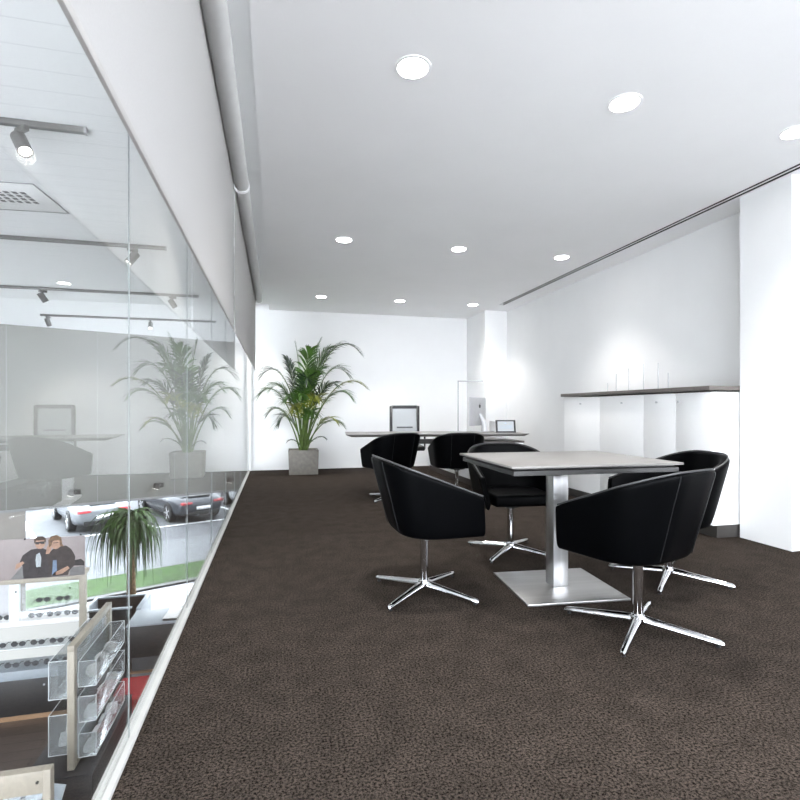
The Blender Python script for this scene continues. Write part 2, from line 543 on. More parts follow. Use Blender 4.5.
# ------------------------------------------------------------------ roller blinds
FXB, HEM = -.295, 1.613
def blind(y0, y1, label):
    t = thing('roller_blind', label, 'blind', (0, y0, 0), 0, 'roller blinds along the glass screen')
    L = y1 - y0
    R = Matrix.Rotation(-PI / 2, 4, 'X')
    MB().lathe([(.052, 0), (.052, L)], 24, Matrix.Translation((-.243, 0, CZ - .06)) @ R).build('roller_tube', 'tube', t)
    MB().box(FXB - .001, .03, HEM, FXB + .001, L - .03, CZ - .06).build('blind_fabric', 'fabric', t)
    MB().box(FXB - .005, .03, HEM - .018, FXB + .005, L - .03, HEM + .002).build('hem_bar', 'hem', t, bevel=.003)
    for yy in (-.012, L - .002):
        MB().lathe([(.056, 0), (.056, .014)], 24, Matrix.Translation((-.243, yy, CZ - .06)) @ R).build('end_bracket', 'white', t)
        MB().box(-.26, yy, CZ - .02, -.225, yy + .014, CZ + .09).build('hanger', 'white', t)
blind(-1.9, 3.84, 'long pale roller blind nearest the camera, half lowered before the glass')
blind(3.875, 7.78, 'far pale roller blind, half lowered and ending short of the back wall')

# ------------------------------------------------------------------ tub chairs
def tub_chair(label, x, y, face, base_rot, group):
    t = thing('tub_chair', label, 'chair', (x, y, 0), face, group)
    def upath(w, xb, r, xf, narm=7, nc=7, nb=5):
        pts = []
        for i in range(narm):
            a = i / narm
            pts.append((xf + (xb + r - xf) * a, w))
        for i in range(nc):
            a = PI / 2 * i / nc
            pts.append((xb + r - r * math.sin(a), w - r + r * math.cos(a)))
        for i in range(nb + 1):
            pts.append((xb, (w - r) * (1 - 2 * i / nb)))
        full = pts + [(px, -py) for px, py in reversed(pts[:narm + nc])]
        return full
    def zrim(px):
        f = max(0, min(1, (px + .28) / .52))
        return .752 + (.562 - .752) * f
    prof = [(.236, -.135, .16, .250, .350, None), (.256, -.166, .175, .258, .354, None), (.266, -.186, .185, .258, .378, None),
            (.288, -.240, .205, .242, None, .55), (.303, -.278, .22, .230, None, .95), (.303, -.280, .22, .230, None, 1.0),
            (.297, -.274, .22, .226, None, 1.03), (.266, -.244, .19, .226, None, 1.03), (.260, -.237, .19, .228, None, 1.0),
            (.257, -.233, .185, .227, None, .95), (.243, -.196, .17, .226, None, .45), (.224, -.135, .15, .25, .41, None)]
    topx = upath(.303, -.28, .22, .23)
    paths = [upath(p[0], p[1], p[2], p[3]) for p in prof]
    rings = []
    for k in range(len(topx)):
        zt = zrim(topx[k][0])
        ring = []
        for p, path in zip(prof, paths):
            z = p[4] if p[4] is not None else .395 + (zt - .395) * p[5]
            ring.append((path[k][0], path[k][1], z))
        rings.append(ring)
    m = MB()
    # tight end rings keep the arm fronts crisp
    def shift(r, dx):
        return [(a + dx, b, c) for a, b, c in r]
    rings = [rings[0], shift(rings[0], -.012)] + rings[1:-1] + [shift(rings[-1], -.012), rings[-1]]
    m.loft(rings)
    sh = m.build('shell', 'leather', t, subsurf=2)
    # pale rim welt painting the light it catches; two seams on the outside
    rim = [Vector((px * .972 if px < 0 else px * .985, py * .945, .395 + (zrim(topx[k][0]) - .395) * 1.03 + .002)) for k, (px, py) in enumerate(topx)]
    MB().tube(rim, .0045, 6).build('rim_highlight', 'leather_rim', sh)
    for k in (13, len(topx) - 14):
        col = [Vector(r) for r in rings[k + 1][2:6]]
        cen = Vector((0, 0, .5))
        col = [q + (Vector((q.x, q.y, 0)).normalized() * -.001) for q in col]
        MB().tube(col, .0022, 5).build('seam', 'leather_seam', sh)
    # seat cushion, rounded at the back to sit inside the shell
    plan = [(.275, -.205), (.275, .205)] + [(px, py) for px, py in upath(.215, -.13, .15, .22)[1:-1]]
    m = MB()
    m.prism(plan, .374, .452, 'z')
    s = m.build('seat', 'leather', t, bevel=.02, segs=3)
    for v in s.data.vertices:
        if v.co.z > .44:
            v.co.z += .018 * max(0, 1 - (v.co.y / .22) ** 2) * max(0, 1 - ((v.co.x - .05) / .25) ** 2)
    MB().lathe([(.09, .335), (.10, .345), (.10, .362)], 24).build('seat_plate', 'black', t)
    MB().lathe([(.036, .318), (.036, .34)], 20).build('collar', 'black', t)
    MB().lathe([(.023, .05), (.023, .325)], 20).build('column', 'chrome', t)
    MB().lathe([(.030, .030), (.034, .045), (.034, .062), (.026, .074)], 20).build('hub', 'chrome', t)
    for k in range(4):
        rr = []
        for f in (0, .15, .5, .85, .96, 1.0):
            xx = .015 + .325 * f
            zt = .070 - .040 * f
            zb = .036 - .026 * f
            hw = .019 - .006 * f
            if f == 1.0:
                hw *= .6
                zt -= .006
            zc_ = (zt + zb) / 2
            rr.append([(xx, -hw, zb + .003), (xx, -hw * .5, zb), (xx, hw * .5, zb), (xx, hw, zb + .003), (xx, hw, zc_),
                       (xx, hw * .45, zt), (xx, 0, zt + .001), (xx, -hw * .45, zt), (xx, -hw, zc_)])
        lg = MB().loft(rr).build('leg', 'chrome', t, angle=50)
        MB().lathe([(.009, 0), (.009, .013)], 10, Matrix.Translation((.317, 0, 0))).build('glide', 'black', lg)
        lg.rotation_euler = (0, 0, base_rot - face + k * PI / 2)
    return t

R = math.radians
BR = R(41)
GT, GD = 'tub chairs around the square table', 'tub chairs in front of the desk'
ch = tub_chair('black leather tub chair on the left of the square table, seen side on', .806, 2.716, R(2), BR, GT)
def chair_copy(label, x, y, face, base_rot, group):
    c = copy_tree(ch)
    c.location = (x, y, 0)
    c.rotation_euler = (0, 0, face)
    c['label'] = label
    c['group'] = group
    k = 0
    for p in c.children:
        if p.name.startswith('leg'):
            p.rotation_euler = (0, 0, base_rot - face + k * PI / 2)
            k += 1
chair_copy('black leather tub chair at the far side of the square table, its seat facing us', 1.636, 3.333, R(-95), BR, GT)
chair_copy('black leather tub chair right of the square table, half hidden by the nearest chair', 2.307, 2.585, R(170), BR, GT)
chair_copy('largest, nearest black leather tub chair, back turned to us before the square table', 1.638, 2.02, R(108), BR, GT)
chair_copy('left black tub chair pushed up to the long desk, its back to us', 1.30, 5.66, R(108), BR, GD)
chair_copy('right black tub chair pushed up to the long desk, partly behind the square table', 2.05, 5.56, R(85), BR, GD)

# ------------------------------------------------------------------ square table
t = thing('meeting_table', 'square grey meeting table on a steel column and plate', 'table', (1.622, 2.652, 0), R(-2))
MB().box(-.487, -.40, .730, .487, .40, .742).build('tabletop', 'table_top', t, bevel=.002)
m = MB()
m.loft([[(-.455, -.368, .7295), (.455, -.368, .7295), (.455, .368, .7295), (-.455, .368, .7295)],
        [(-.455, -.368, .722), (.455, -.368, .722), (.455, .368, .722), (-.455, .368, .722)],
        [(-.470, -.383, .716), (.470, -.383, .716), (.470, .383, .716), (-.470, .383, .716)],
        [(-.470, -.383, .694), (.470, -.383, .694), (.470, .383, .694), (-.470, .383, .694)],
        [(-.455, -.368, .690), (.455, -.368, .690), (.455, .368, .690), (-.455, .368, .690)]])
m.build('apron', 'table_edge', t)
MB().box(-.088, -.078, .012, .004, .014, .690).build('column', 'steel', t, bevel=.003)
bp_ = MB().box(-.29, -.265, 0, .29, .265, .012).build('base_plate', 'steel_plate', t, bevel=.002)
bp_.location = (-.043, -.036, 0)
bp_.rotation_euler = (0, 0, R(-3))

# ------------------------------------------------------------------ cabinet run on the right
CY0, CY1, CXF, CXB = 3.30, 5.40, 3.35, 3.87
seams = [CY0, 3.665, 4.06, 4.715, CY1]
cab_names = ('nearest the white pier', 'second from the white pier', 'third from the white pier', 'farthest from the white pier')
kn = [None, (3.63, ), (4.33, ), (5.03, )]
for i in range(4):
    y0, y1 = seams[i], seams[i + 1]
    u = thing('cabinet', 'white cupboard unit under the long worktop, %s' % cab_names[i], 'cabinet', (CXF, y0, 0), 0, 'white cupboard units along the right wall')
    L = y1 - y0
    MB().box(.02, 0.001, .10, CXB - CXF - .004, L - .001, 1.165).build('carcass', 'white', u)
    MB().box(.06, 0.001, 0, CXB - CXF - .004, L - .001, .10).build('plinth', 'dark_metal', u)
    dr = MB().box(0, .002, .105, .019, L - .002, 1.163).build('door', 'white', u, bevel=.0015)
    ky = {0: L - .04, 1: L / 2 + .02, 2: L / 2 - .03, 3: L / 2}[i]
    Rk = Matrix.Translation((0, ky, 1.09)) @ Matrix.Rotation(-PI / 2, 4, 'Y')
    MB().lathe([(.007, 0), (.007, .008), (.010, .010), (.010, .014)], 14, Rk).build('knob', 'alu', dr)
tag(MB().box(CXF - .03, CY0 - .012, 1.178, CXB, CY1 + .03, 1.212).build('worktop', 'worktop_dark', bevel=.002),
    'long dark worktop along the white cupboards', 'worktop')
# slim clear stands on the worktop
for i, (yy, hh) in enumerate(((4.93, .11), (4.78, .20), (4.58, .245), (4.36, .27), (4.16, .265), (4.03, .16))):
    s = thing('display_stand', ['lowest, farthest slender grey upright standing on the worktop', 'second slender grey upright from the far end of the worktop',
              'third slender grey upright from the far end of the worktop', 'fourth slender grey upright from the far end, tall, on the worktop',
              'fifth slender grey upright from the far end, tall, on the worktop', 'shorter slender grey upright nearest us on the worktop'][i],
              'stand', (3.60, yy, 1.212), 0, 'slender grey uprights on the worktop')
    MB().box(-.05, -.03, 0, .05, .03, .006).build('base', 'acrylic', s)
    MB().tube([(0, 0, .006), (0, 0, hh)], .0045, 8).build('rod', 'alu', s)

# ------------------------------------------------------------------ desk
t = thing('desk', 'long grey desk with chamfered edge in front of the back wall', 'desk', (2.01, 6.19, -.012), R(-7))
MB().box(-1.17, -.40, .735, 1.08, .40, .742).build('desktop', 'table_top', t)
m = MB()
m.loft([[(-1.165, -.395, .735), (1.075, -.395, .735), (1.075, .395, .735), (-1.165, .395, .735)],
        [(-1.10, -.34, .708), (1.04, -.34, .708), (1.04, .34, .708), (-1.10, .34, .708)]])
m.build('chamfered_edge', 'worktop_dark', t)
MB().box(-.72, -.035, .05, -.62, .035, .706).build('leg', 'white', t, bevel=.004)
MB().box(-.73, -.36, .012, -.61, .36, .045).build('foot', 'white', t, bevel=.008)
MB().box(-.62, -.02, .60, .55, .02, .66).build('crossbar', 'dark_metal', t, bevel=.004)

t = thing('credenza', 'low white credenza under the right end of the desk', 'credenza', (2.53, 5.93, 0), 0)
MB().box(.0, 0, .09, .56, 2.35, .60).build('carcass', 'white', t, bevel=.002)
MB().box(.02, .02, 0, .54, 2.33, .09).build('plinth', 'brownwood', t)
MB().box(-.01, -.01, .60, .57, 2.36, .625).build('top', 'worktop_dark', t, bevel=.002)
for k in range(3):
    dr = MB().box(-.014, .02 + k * .775, .10, -.001, .78 + k * .775, .595).build('door', 'white', t, bevel=.002)
    MB().box(-.024, .36 + k * .775, .55, -.014, .46 + k * .775, .56).build('handle', 'alu', dr)

# task chair behind the desk
t = thing('office_chair', 'black framed mesh office chair behind the desk', 'chair', (1.845, 7.12, 0), R(-97))
m = MB()
fr = [(-.02, -.215), (-.02, .215)]
def rail(a, b, r=.02):
    return MB().tube([a, b], r, 8)
m = MB()
m.box(-.235, -.225, .63, -.195, -.185, 1.08)
m.box(-.235, .185, .63, -.195, .225, 1.08)
m.box(-.235, -.185, 1.04, -.195, .185, 1.08)
m.box(-.235, -.185, .63, -.195, .185, .67)
bf = m.build('back_frame', 'black', t, bevel=.008)
MB().box(-.219, -.185, .67, -.214, .185, 1.04).build('back_mesh', 'mesh', bf)
MB().box(-.205, -.12, .752, -.185, .12, .772).build('lumbar_bar', 'black', bf, bevel=.006)
MB().box(-.22, -.24, .44, .24, .24, .51).build('seat', 'black', t, bevel=.025, segs=3)
MB().tube([(-.10, 0, .42), (-.24, 0, .45), (-.235, 0, .66)], .022, 8).build('back_support', 'black', t)
for s in (-1, 1):
    a = MB()
    a.box(-.12, s * .27 - .03, .655, .14, s * .27 + .03, .68)
    a = a.build('armrest', 'black', t, bevel=.01)
    MB().tube([(0, s * .27, .655), (0, s * .27, .46), (0, s * .12, .43)], .014, 8).build('arm_post', 'black', a)
MB().lathe([(.026, .08), (.026, .44)], 16).build('column', 'black', t)
for k in range(5):
    an = 2 * PI * k / 5
    ca, sa = math.cos(an), math.sin(an)
    l = MB().tube([(0, 0, .11), (ca * .30, sa * .30, .075)], [.026, .016], 8).build('leg', 'black', t)
    MB().lathe([(.028, -.02), (.028, .02)], 14, Matrix.Translation((ca * .30, sa * .30, .029)) @ Matrix.Rotation(an, 4, 'Z') @ Matrix.Rotation(PI / 2, 4, 'X')).build('caster', 'black', l)

# all-in-one computer seen from behind
DZ = .730
t = thing('computer_monitor', 'slim aluminium all-in-one computer turned away on the desk', 'computer', (2.60, 6.26, DZ), R(58 - 13.8))
m = MB()
rr = []
for zz, hw in ((0, .5), (1, .5)):
    pass
m.box(-.262, -.006, .085, .262, .006, .455)
Tm = Matrix.Translation((0, 0, 0))
m.build('body', 'alu', t, bevel=.005)
m = MB()
m.loft([[(-.2, -.0065, .13), (.2, -.0065, .13), (.2, -.0065, .42), (-.2, -.0065, .42)],
        [(-.07, -.028, .2), (.07, -.028, .2), (.07, -.028, .34), (-.07, -.028, .34)]])
m.build('rear_housing', 'alu', t)
MB().box(-.245, .0062, .15, .245, .0072, .44).build('screen', 'black', t)
MB().tube([(0, -.03, .24), (0, -.085, .13), (0, -.095, .01)], [.022, .028, .045], 10).build('stand', 'alu', t)
MB().box(-.09, -.19, 0, .09, .03, .008).build('foot', 'alu', t, bevel=.003)
mk = MB()
def disc(m, cx, cz, rx, rz, y0, y1, n=16):
    m.prism([(cx + rx * math.cos(2 * PI * k / n), cz + rz * math.sin(2 * PI * k / n)) for k in range(n)], y0, y1, 'y')
disc(mk, -.009, .34, .020, .024, -.0295, -.0281)
disc(mk, .009, .34, .020, .024, -.0295, -.0281)
mk.prism([(0, .368), (.010, .374), (.013, .386), (.003, .380)], -.0295, -.0281, 'y')
mk.build('emblem', 'black', t)

# tablet facing the room
t = thing('tablet', 'small black tablet propped on the desk with a lit pale screen', 'tablet', (2.86, 5.955, DZ), R(-12))
TT = Matrix.Rotation(R(-14), 4, 'X')
b_ = MB(); b_.box(-.128, -.006, .0, .128, .004, .165, TT); b_.build('body', 'black', t, bevel=.003)
b_ = MB(); b_.box(-.104, -.0075, .018, .104, -.0062, .147, TT); sc = b_.build('screen', 'screen', t)
b_ = MB()
for z0, x0, x1 in ((.085, -.08, .08), (.070, -.08, .08), (.055, -.07, .07)):
    b_.box(x0, -.009, z0, x1, -.0078, z0 + .004, TT)
b_.box(-.010, -.009, .115, .010, -.0078, .128, TT)
b_.build('screen_text', 'screen_ink', sc)
MB().box(-.06, .0, 0, .06, .08, .008).build('stand', 'black', t)

# desk lamp
t = thing('desk_lamp', 'thin right-angled white desk lamp beside the computer', 'lamp', (2.36, 6.36, DZ), R(-10))
MB().box(-.08, -.07, 0, .10, .07, .010).build('base', 'alu', t, bevel=.002)
MB().box(-.007, -.007, .01, .007, .007, .68).build('post', 'grey_metal', t)
MB().box(-.007, -.012, .668, .34, .012, .682).build('arm', 'grey_metal', t)
MB().box(.14, -.010, .664, .335, .010, .668).build('light_strip', 'white', t)

# letter trays
for k in range(3):
    o = thing('letter_tray', ['lowest tray of the white letter tray stack on the desk', 'middle tray of the white letter tray stack on the desk', 'top tray of the white letter tray stack on the desk'][k],
              'letter tray', (2.915, 6.215, DZ + .048 * k), R(-8), 'letter trays on the desk')
    MB().box(-.11, -.15, .0, .11, .15, .006).build('tray_floor', 'white', o)
    m = MB(); m.box(-.115, -.15, 0, -.11, .15, .047); m.box(.11, -.15, 0, .115, .15, .047); m.box(-.11, .145, 0, .11, .15, .047)
    m.build('rim', 'white', o)
    MB().box(-.10, -.14, .006, .10, .13, .016).build('papers', 'black' if k == 2 else 'paper', o)

# ------------------------------------------------------------------ kentia palm
t = thing('potted_palm', 'tall feathery palm in a square stone-coloured pot by the back wall', 'plant', (.43, 8.30, 0), R(-13.8))
m = MB()
w0, w1 = .225, .235
def sq(w, z): return [(-w, -w, z), (w, -w, z), (w, w, z), (-w, w, z)]
m.loft([sq(w0, 0), sq(w1, .385), sq(w1 - .025, .385), sq(w1 - .03, .33)], caps=True)
pot = m.build('pot', 'planter', t, bevel=.006)
pot.rotation_euler = (0, 0, R(12))
MB().box(-.2, -.2, .325, .2, .2, .345).build('soil', 'soil', pot)
K = .01624
def fr_pt(u, v, y): return Vector(((u - 303) * K, y, 1.02 - (v - 410) * K))
fr = [  # tip, control, depth of tip, leaflet length, material
    ((359, 352), (322, 318), -.25, .24, 'leaf_dark'), ((318, 340), (306, 372), .25, .30, 'leaf'), ((296, 345), (302, 378), -.1, .30, 'leaf'),
    ((285, 358), (293, 375), .2, .26, 'leaf_dark'), ((266, 374), (288, 352), -.2, .26, 'leaf_dark'), ((259, 393), (281, 372), .15, .24, 'leaf'),
    ((361, 384), (330, 366), .15, .25, 'leaf_yellow'), ((350, 396), (328, 376), -.25, .24, 'leaf'), ((343, 371), (318, 350), .35, .28, 'leaf'),
    ((337, 420), (322, 408), -.35, .20, 'leaf_yellow'), ((268, 412), (285, 396), .1, .20, 'leaf'), ((284, 420), (291, 404), -.45, .22, 'leaf_dark'),
    ((341, 425), (323, 408), .25, .17, 'leaf'), ((325, 437), (316, 432), -.15, .11, 'leaf_dark'), ((290, 440), (297, 436), -.2, .10, 'leaf_dark'),
    ((330, 350), (312, 365), -.30, .30, 'leaf'), ((306, 395), (303, 385), -.55, .24, 'leaf'), ((320, 398), (312, 388), -.5, .24, 'leaf_yellow'),
    ((277, 388), (291, 374), -.45, .24, 'leaf'), ((310, 380), (306, 372), -.45, .26, 'leaf_dark'),
    ((336, 385), (318, 378), -.45, .26, 'leaf_dark'), ((312, 352), (306, 362), -.35, .30, 'leaf'), ((292, 398), (299, 388), -.5, .24, 'leaf'), ((322, 372), (311, 366), -.5, .28, 'leaf'), ((296, 408), (300, 398), -.4, .22, 'leaf_yellow'), ((316, 412), (309, 402), -.5, .22, 'leaf'), ((300, 372), (303, 372), .45, .28, 'leaf'),
]
rnd = random.Random(3)
def frond(tip, ctl, yd, ll, mat, parent):
    b0 = Vector((rnd.uniform(-.05, .05), rnd.uniform(-.04, .04), .34))
    c0 = fr_pt(*ctl, yd * .35)
    yd *= .6
    e0 = fr_pt(*tip, yd)
    def P(s): return b0 * (1 - s) ** 2 + c0 * 2 * s * (1 - s) + e0 * s * s
    N = 15
    pts = [P(i / N) for i in range(N + 1)]
    L = sum((pts[i + 1] - pts[i]).length for i in range(N))
    r = MB().tube(pts, [.011 * (1 - i / N) + .002 for i in range(N + 1)], 5).build('frond', 'stem', parent)
    m = MB()
    start = .40 if L > .5 else .25
    n = max(10, int(26 * min(1, L / 1.1)))
    for i in range(n + 1):
        s = start + (1 - start) * i / n
        p = P(s)
        d = (P(min(1, s + .02)) - P(max(0, s - .02))).normalized()
        side = d.cross(Vector((0, 0, 1)))
        if side.length < .1: side = Vector((0, 1, 0))
        side.normalize()
        # fronds are seen partly face on: tilt the blade plane towards the room
        nrm = side.cross(d).normalized()
        taper = (.55 + .45 * math.sin(PI * min(1, (i + 2) / (n + 2)) ** .8)) * (1 if i < n - 2 else .75)
        for sg in (-1, 1):
            ang = R(rnd.uniform(32, 48)) * (1 - .45 * i / n)
            dir_ = (d * math.cos(ang) + (side * sg * 1.1 + nrm * rnd.uniform(.1, .35)).normalized() * math.sin(ang)).normalized()
            ln = ll * 1.38 * taper * rnd.uniform(.85, 1.15)
            wv = dir_.cross(nrm)
            wv.normalize()
            wd = .022 * rnd.uniform(.8, 1.2)
            row = []
            for q, wf in ((0, .35), (.3, 1), (.65, .8), (1, .03)):
                cpt = p + dir_ * ln * q + Vector((0, 0, -1)) * ln * .42 * q * q
                row.append((cpt - wv * wd * wf * .5, cpt + wv * wd * wf * .5))
            vs = [x for ab in row for x in ab]
            for v_ in vs:
                v_.y = min(v_.y, (.5 + .2385 * v_.x) / .971)
            m._add(vs, [(0, 1, 3, 2), (2, 3, 5, 4), (4, 5, 7, 6)])
    m.build('leaflets', mat, r)
for f in fr:
    frond(*f, t)

# ------------------------------------------------------------------ track lights in the shop ceiling
TY = (3.41, 5.69, 7.98, 10.2)
tl = ('nearest black-grey lighting track on the shop ceiling', 'second grey lighting track on the shop ceiling',
      'third grey lighting track on the shop ceiling', 'farthest, shortest grey lighting track on the shop ceiling')
for i, y in enumerate(TY):
    x0 = -4.05 if i == 3 else -6.5
    x1 = -1.12
    o = thing('light_track', tl[i], 'lighting track', (0, y, CZ), 0, 'lighting tracks on the shop ceiling')
    MB().box(x0, -.018, -.035, x1, .018, 0).build('rail', 'dark_metal', o, bevel=.003)
    MB().box(x0 + .01, -.006, -.037, x1 - .01, .006, -.0355).build('groove', 'black', o)
    MB().box(x1, -.02, -.038, x1 + .015, .02, 0).build('end_cap', 'grey_metal', o)
def spot(label, x, y, yaw, lit=True):
    o = thing('track_spotlight', label, 'spotlight', (x, y, CZ - .038), yaw, 'spotlights on the shop tracks')
    MB().box(-.05, -.016, -.03, .05, .016, 0).build('adapter', 'dark_metal', o, bevel=.003)
    MB().tube([(0, 0, -.03), (0, 0, -.07)], .010, 8).build('stem', 'dark_metal', o)
    T = Matrix.Translation((0, 0, -.10)) @ Matrix.Rotation(R(35), 4, 'Y')
    h = MB(); h.lathe([(.034, .068), (.040, .064), (.040, -.068), (.035, -.068), (.033, -.056)], 24, T)
    h.build('lamp_head', 'dark_metal', o)
    h = MB(); h.lathe([(.032, -.060), (.032, -.062)], 24, T)
    h.build('lens', 'spotlit', o)
    ld = bpy.data.lights.new('track_beam', 'SPOT')
    ld.energy = 55; ld.spot_size = R(85); ld.spot_blend = .6; ld.shadow_soft_size = .05; ld.color = (1, .96, .9)
    lo = bpy.data.objects.new('track_beam', ld)
    COL.objects.link(lo)
    M4 = Matrix.Translation((x, y, CZ - .038)) @ Matrix.Rotation(yaw, 4, 'Z') @ T @ Matrix.Translation((0, 0, -.10))
    lo.matrix_world = M4
spot('track spotlight with a lit end on the nearest shop track', -1.45, 3.41, R(140))
spot('track spotlight alone on the second shop track, just left of the blind', -1.43, 5.69, R(20))
spot('left track spotlight on the third shop track', -3.14, 7.98, R(-140))
spot('right track spotlight on the third shop track, near the blind', -1.47, 7.98, R(200))
spot('left, brightly lit track spotlight on the farthest shop track', -3.93, 10.2, R(-100))
spot('right track spotlight on the farthest shop track, above the palm reflection', -2.26, 10.2, R(100))

t = thing('ceiling_vent', 'square white air vent with dark perforations in the shop ceiling', 'air vent', (-2.06, 4.65, CZ), R(-4))
MB().box(-.30, -.28, -.004, .30, .28, 0).build('frame', 'ceil', t, bevel=.002)
m = MB()
for a, b, c_, d_ in ((-.31, -.29, .31, -.283), (-.31, .283, .31, .29), (-.31, -.283, -.303, .283), (.303, -.283, .31, .283)):
    m.box(a, b, -.006, c_, d_, 0)
m.build('shadow_gap', 'grey_metal', t)
m = MB()
for i in range(6):
    for j in range(4):
        m.box(-.17 + i * .06, -.12 + j * .062, -.0055, -.17 + i * .06 + .035, -.12 + j * .062 + .040, -.0035)
m.build('perforations', 'black', t)

# small wall lamps on the facade wall
for (tt, lab) in ((.07, 'left small bronze wall lamp above the shop window'), (1.70, 'middle small bronze wall lamp above the shop window'), (3.36, 'right small bronze wall lamp above the shop window, by the office carpet')):
    p = FT @ Vector((tt, 0, 0))
    o = thing('wall_lamp', lab, 'wall lamp', (p.x, p.y, -.72), FA, 'wall lamps above the shop window')
    MB().box(.02, -.03, -.05, .12, 0, .06).build('backplate', 'dark_metal', o, bevel=.004)
    h = MB(); h.tube([(.06, -.02, .0), (.0, -.10, .0)], .018, 8); h.build('arm', 'dark_metal', o)
    T = Matrix.Translation((-.05, -.13, 0)) @ Matrix.Rotation(R(18), 4, 'Y')
    h = MB(); h.lathe([(.06, .07), (.072, .06), (.072, -.055), (.066, -.055)], 20, T); h.build('lamp_head', 'dark_metal', o)
    h = MB(); h.lathe([(.062, -.056), (.062, -.060)], 20, T); h.build('lens', 'spotlit', o)

# ------------------------------------------------------------------ sports cars outside
def car(label, paint, rl, heading, group):
    """root at the rear axle centre on the ground; x forward, y left"""
    hx = heading
    c0 = Vector((rl[0], rl[1])) + Vector((math.sin(hx), -math.cos(hx))) * .80
    t = thing('car', label, 'car', (c0.x, c0.y, -3.15), hx, group)
    st = [(-.96, .50, .55, .60, .74), (-.90, .36, .74, .60, .84), (-.72, .26, .86, .58, .90), (-.35, .20, .915, .58, .945), (0, .18, .925, .58, .955),
          (.6, .17, .90, .55, .93), (1.3, .17, .885, .55, .91), (2.0, .17, .895, .55, .90), (2.55, .18, .915, .55, .86), (3.0, .2, .87, .5, .76),
          (3.3, .24, .74, .46, .64), (3.45, .32, .52, .45, .55)]
    rings = []
    for x, zb, w, zm, zd in st:
        half = [(0, zb), (w * .8, zb), (w * .97, zb + .10), (w, zm), (w * .975, zd - .13), (w * .90, zd - .04), (w * .70, zd), (w * .35, zd + .008)]
        ring = [(x, y, z) for y, z in half] + [(x, 0, zd + .01)] + [(x, -y, z) for y, z in reversed(half[1:])]
        rings.append(ring)
    MB().loft(rings).build('body', paint, t, subsurf=1)
    gh = [(-.55, .60, .93, .02), (-.1, .62, .93, .18), (.35, .64, .93, .29), (.8, .66, .92, .355), (1.2, .66, .91, .36), (1.55, .65, .905, .31), (2.2, .66, .90, .01)]
    G = []
    for x, w, z0, h in gh:
        G.append([(x, w + .05, z0), (x, w - .02, z0 + h * .65), (x, w - .14, z0 + h * .95), (x, .22, z0 + h), (x, -.22, z0 + h), (x, -w + .14, z0 + h * .95), (x, -w + .02, z0 + h * .65), (x, -w - .05, z0)])
    def patch(name, mat, ks, js):
        m = MB()
        for k in ks:
            for j in js:
                m._add([G[k][j], G[k][j + 1], G[k + 1][j + 1], G[k + 1][j]], [(0, 1, 2, 3)])
        m.build(name, mat, t, angle=60)
    patch('rear_window', 'carglass', (0, 1), (2, 3, 4))
    patch('roof', paint, (2, 3, 4), (1, 2, 3, 4, 5))
    patch('rear_pillar', paint, (0, 1), (0, 1, 5, 6))
    patch('windscreen', 'carglass', (5,), (1, 2, 3, 4, 5))
    patch('side_window', 'carglass', (2, 3, 4, 5), (0,))
    patch('side_window', 'carglass', (2, 3, 4, 5), (6,))
    for s in (-1, 1):
        MB().box(-.945, s * .60 - .20, .70, -.80, s * .60 + .20, .79).build('tail_light', 'tail', t, bevel=.02)
        MB().lathe([(.045, 0), (.045, .12)], 12, Matrix.Translation((-.98, s * .22, .30)) @ Matrix.Rotation(PI / 2, 4, 'Y')).build('exhaust', 'chrome', t)
        MB().box(1.55, s * .98 - .10, .90, 1.70, s * .98 + .06, 1.02).build('mirror', paint, t, bevel=.03)
        for x in (0, 2.6):
            T = Matrix.Translation((x, s * .83, .335)) @ Matrix.Rotation(PI / 2, 4, 'X')
            a = MB(); a.lathe([(.365, -.085), (.365, .085)], 28, Matrix.Translation((x, s * .85, .36)) @ Matrix.Rotation(PI / 2, 4, 'X')); a.build('wheel_arch', 'black', t)
            wh = MB(); wh.lathe([(.23, -.12), (.32, -.12), (.335, -.09), (.335, .09), (.32, .12), (.23, .12)], 28, T); wh = wh.build('wheel', 'tyre', t)
            rm = MB()
            for k in range(5):
                Tk = T @ Matrix.Rotation(2 * PI * k / 5, 4, 'Z')
                rm.box(.03, -.035, -.125, .235, .035, .125, Tk)
            rm.lathe([(.06, -.13), (.06, .13)], 14, T)
            rm.loft([[T @ Vector((.24 * math.cos(a_), .24 * math.sin(a_), z)) for a_ in [2 * PI * q / 24 for q in range(24)]] for z in (-.124, .124)], caps=False)
            rm.build('rim', 'alu', wh)
    MB().box(-.985, -.26, .50, -.93, .26, .61).build('number_plate', 'paper', t, bevel=.004)
    MB().box(-.95, -.62, .27, -.80, .62, .42).build('rear_diffuser', 'black', t, bevel=.03)
    MB().box(-.70, -.40, .935, -.52, .40, .965).build('engine_grille', 'black', t, bevel=.01)
    return t
HD = math.atan2(2.28, -1.27)
car('silver sports car parked in the left bay, half behind the indoor palm', 'car_silver', (-6.83, 19.6), HD, 'cars in the car park')
car('dark grey sports car parked in the middle bay beyond the shop window', 'car_dark', (-3.81, 20.38), math.atan2(2.16, -1.39), 'cars in the car park')
car('pale car at the right edge of the shop window, cut off by the carpet edge', 'car_white', (-.80, 21.2), HD, 'cars in the car park')
car('pale car farthest away at the left edge of the shop window', 'car_white', (-11.3, 25.0), HD, 'cars in the car park')

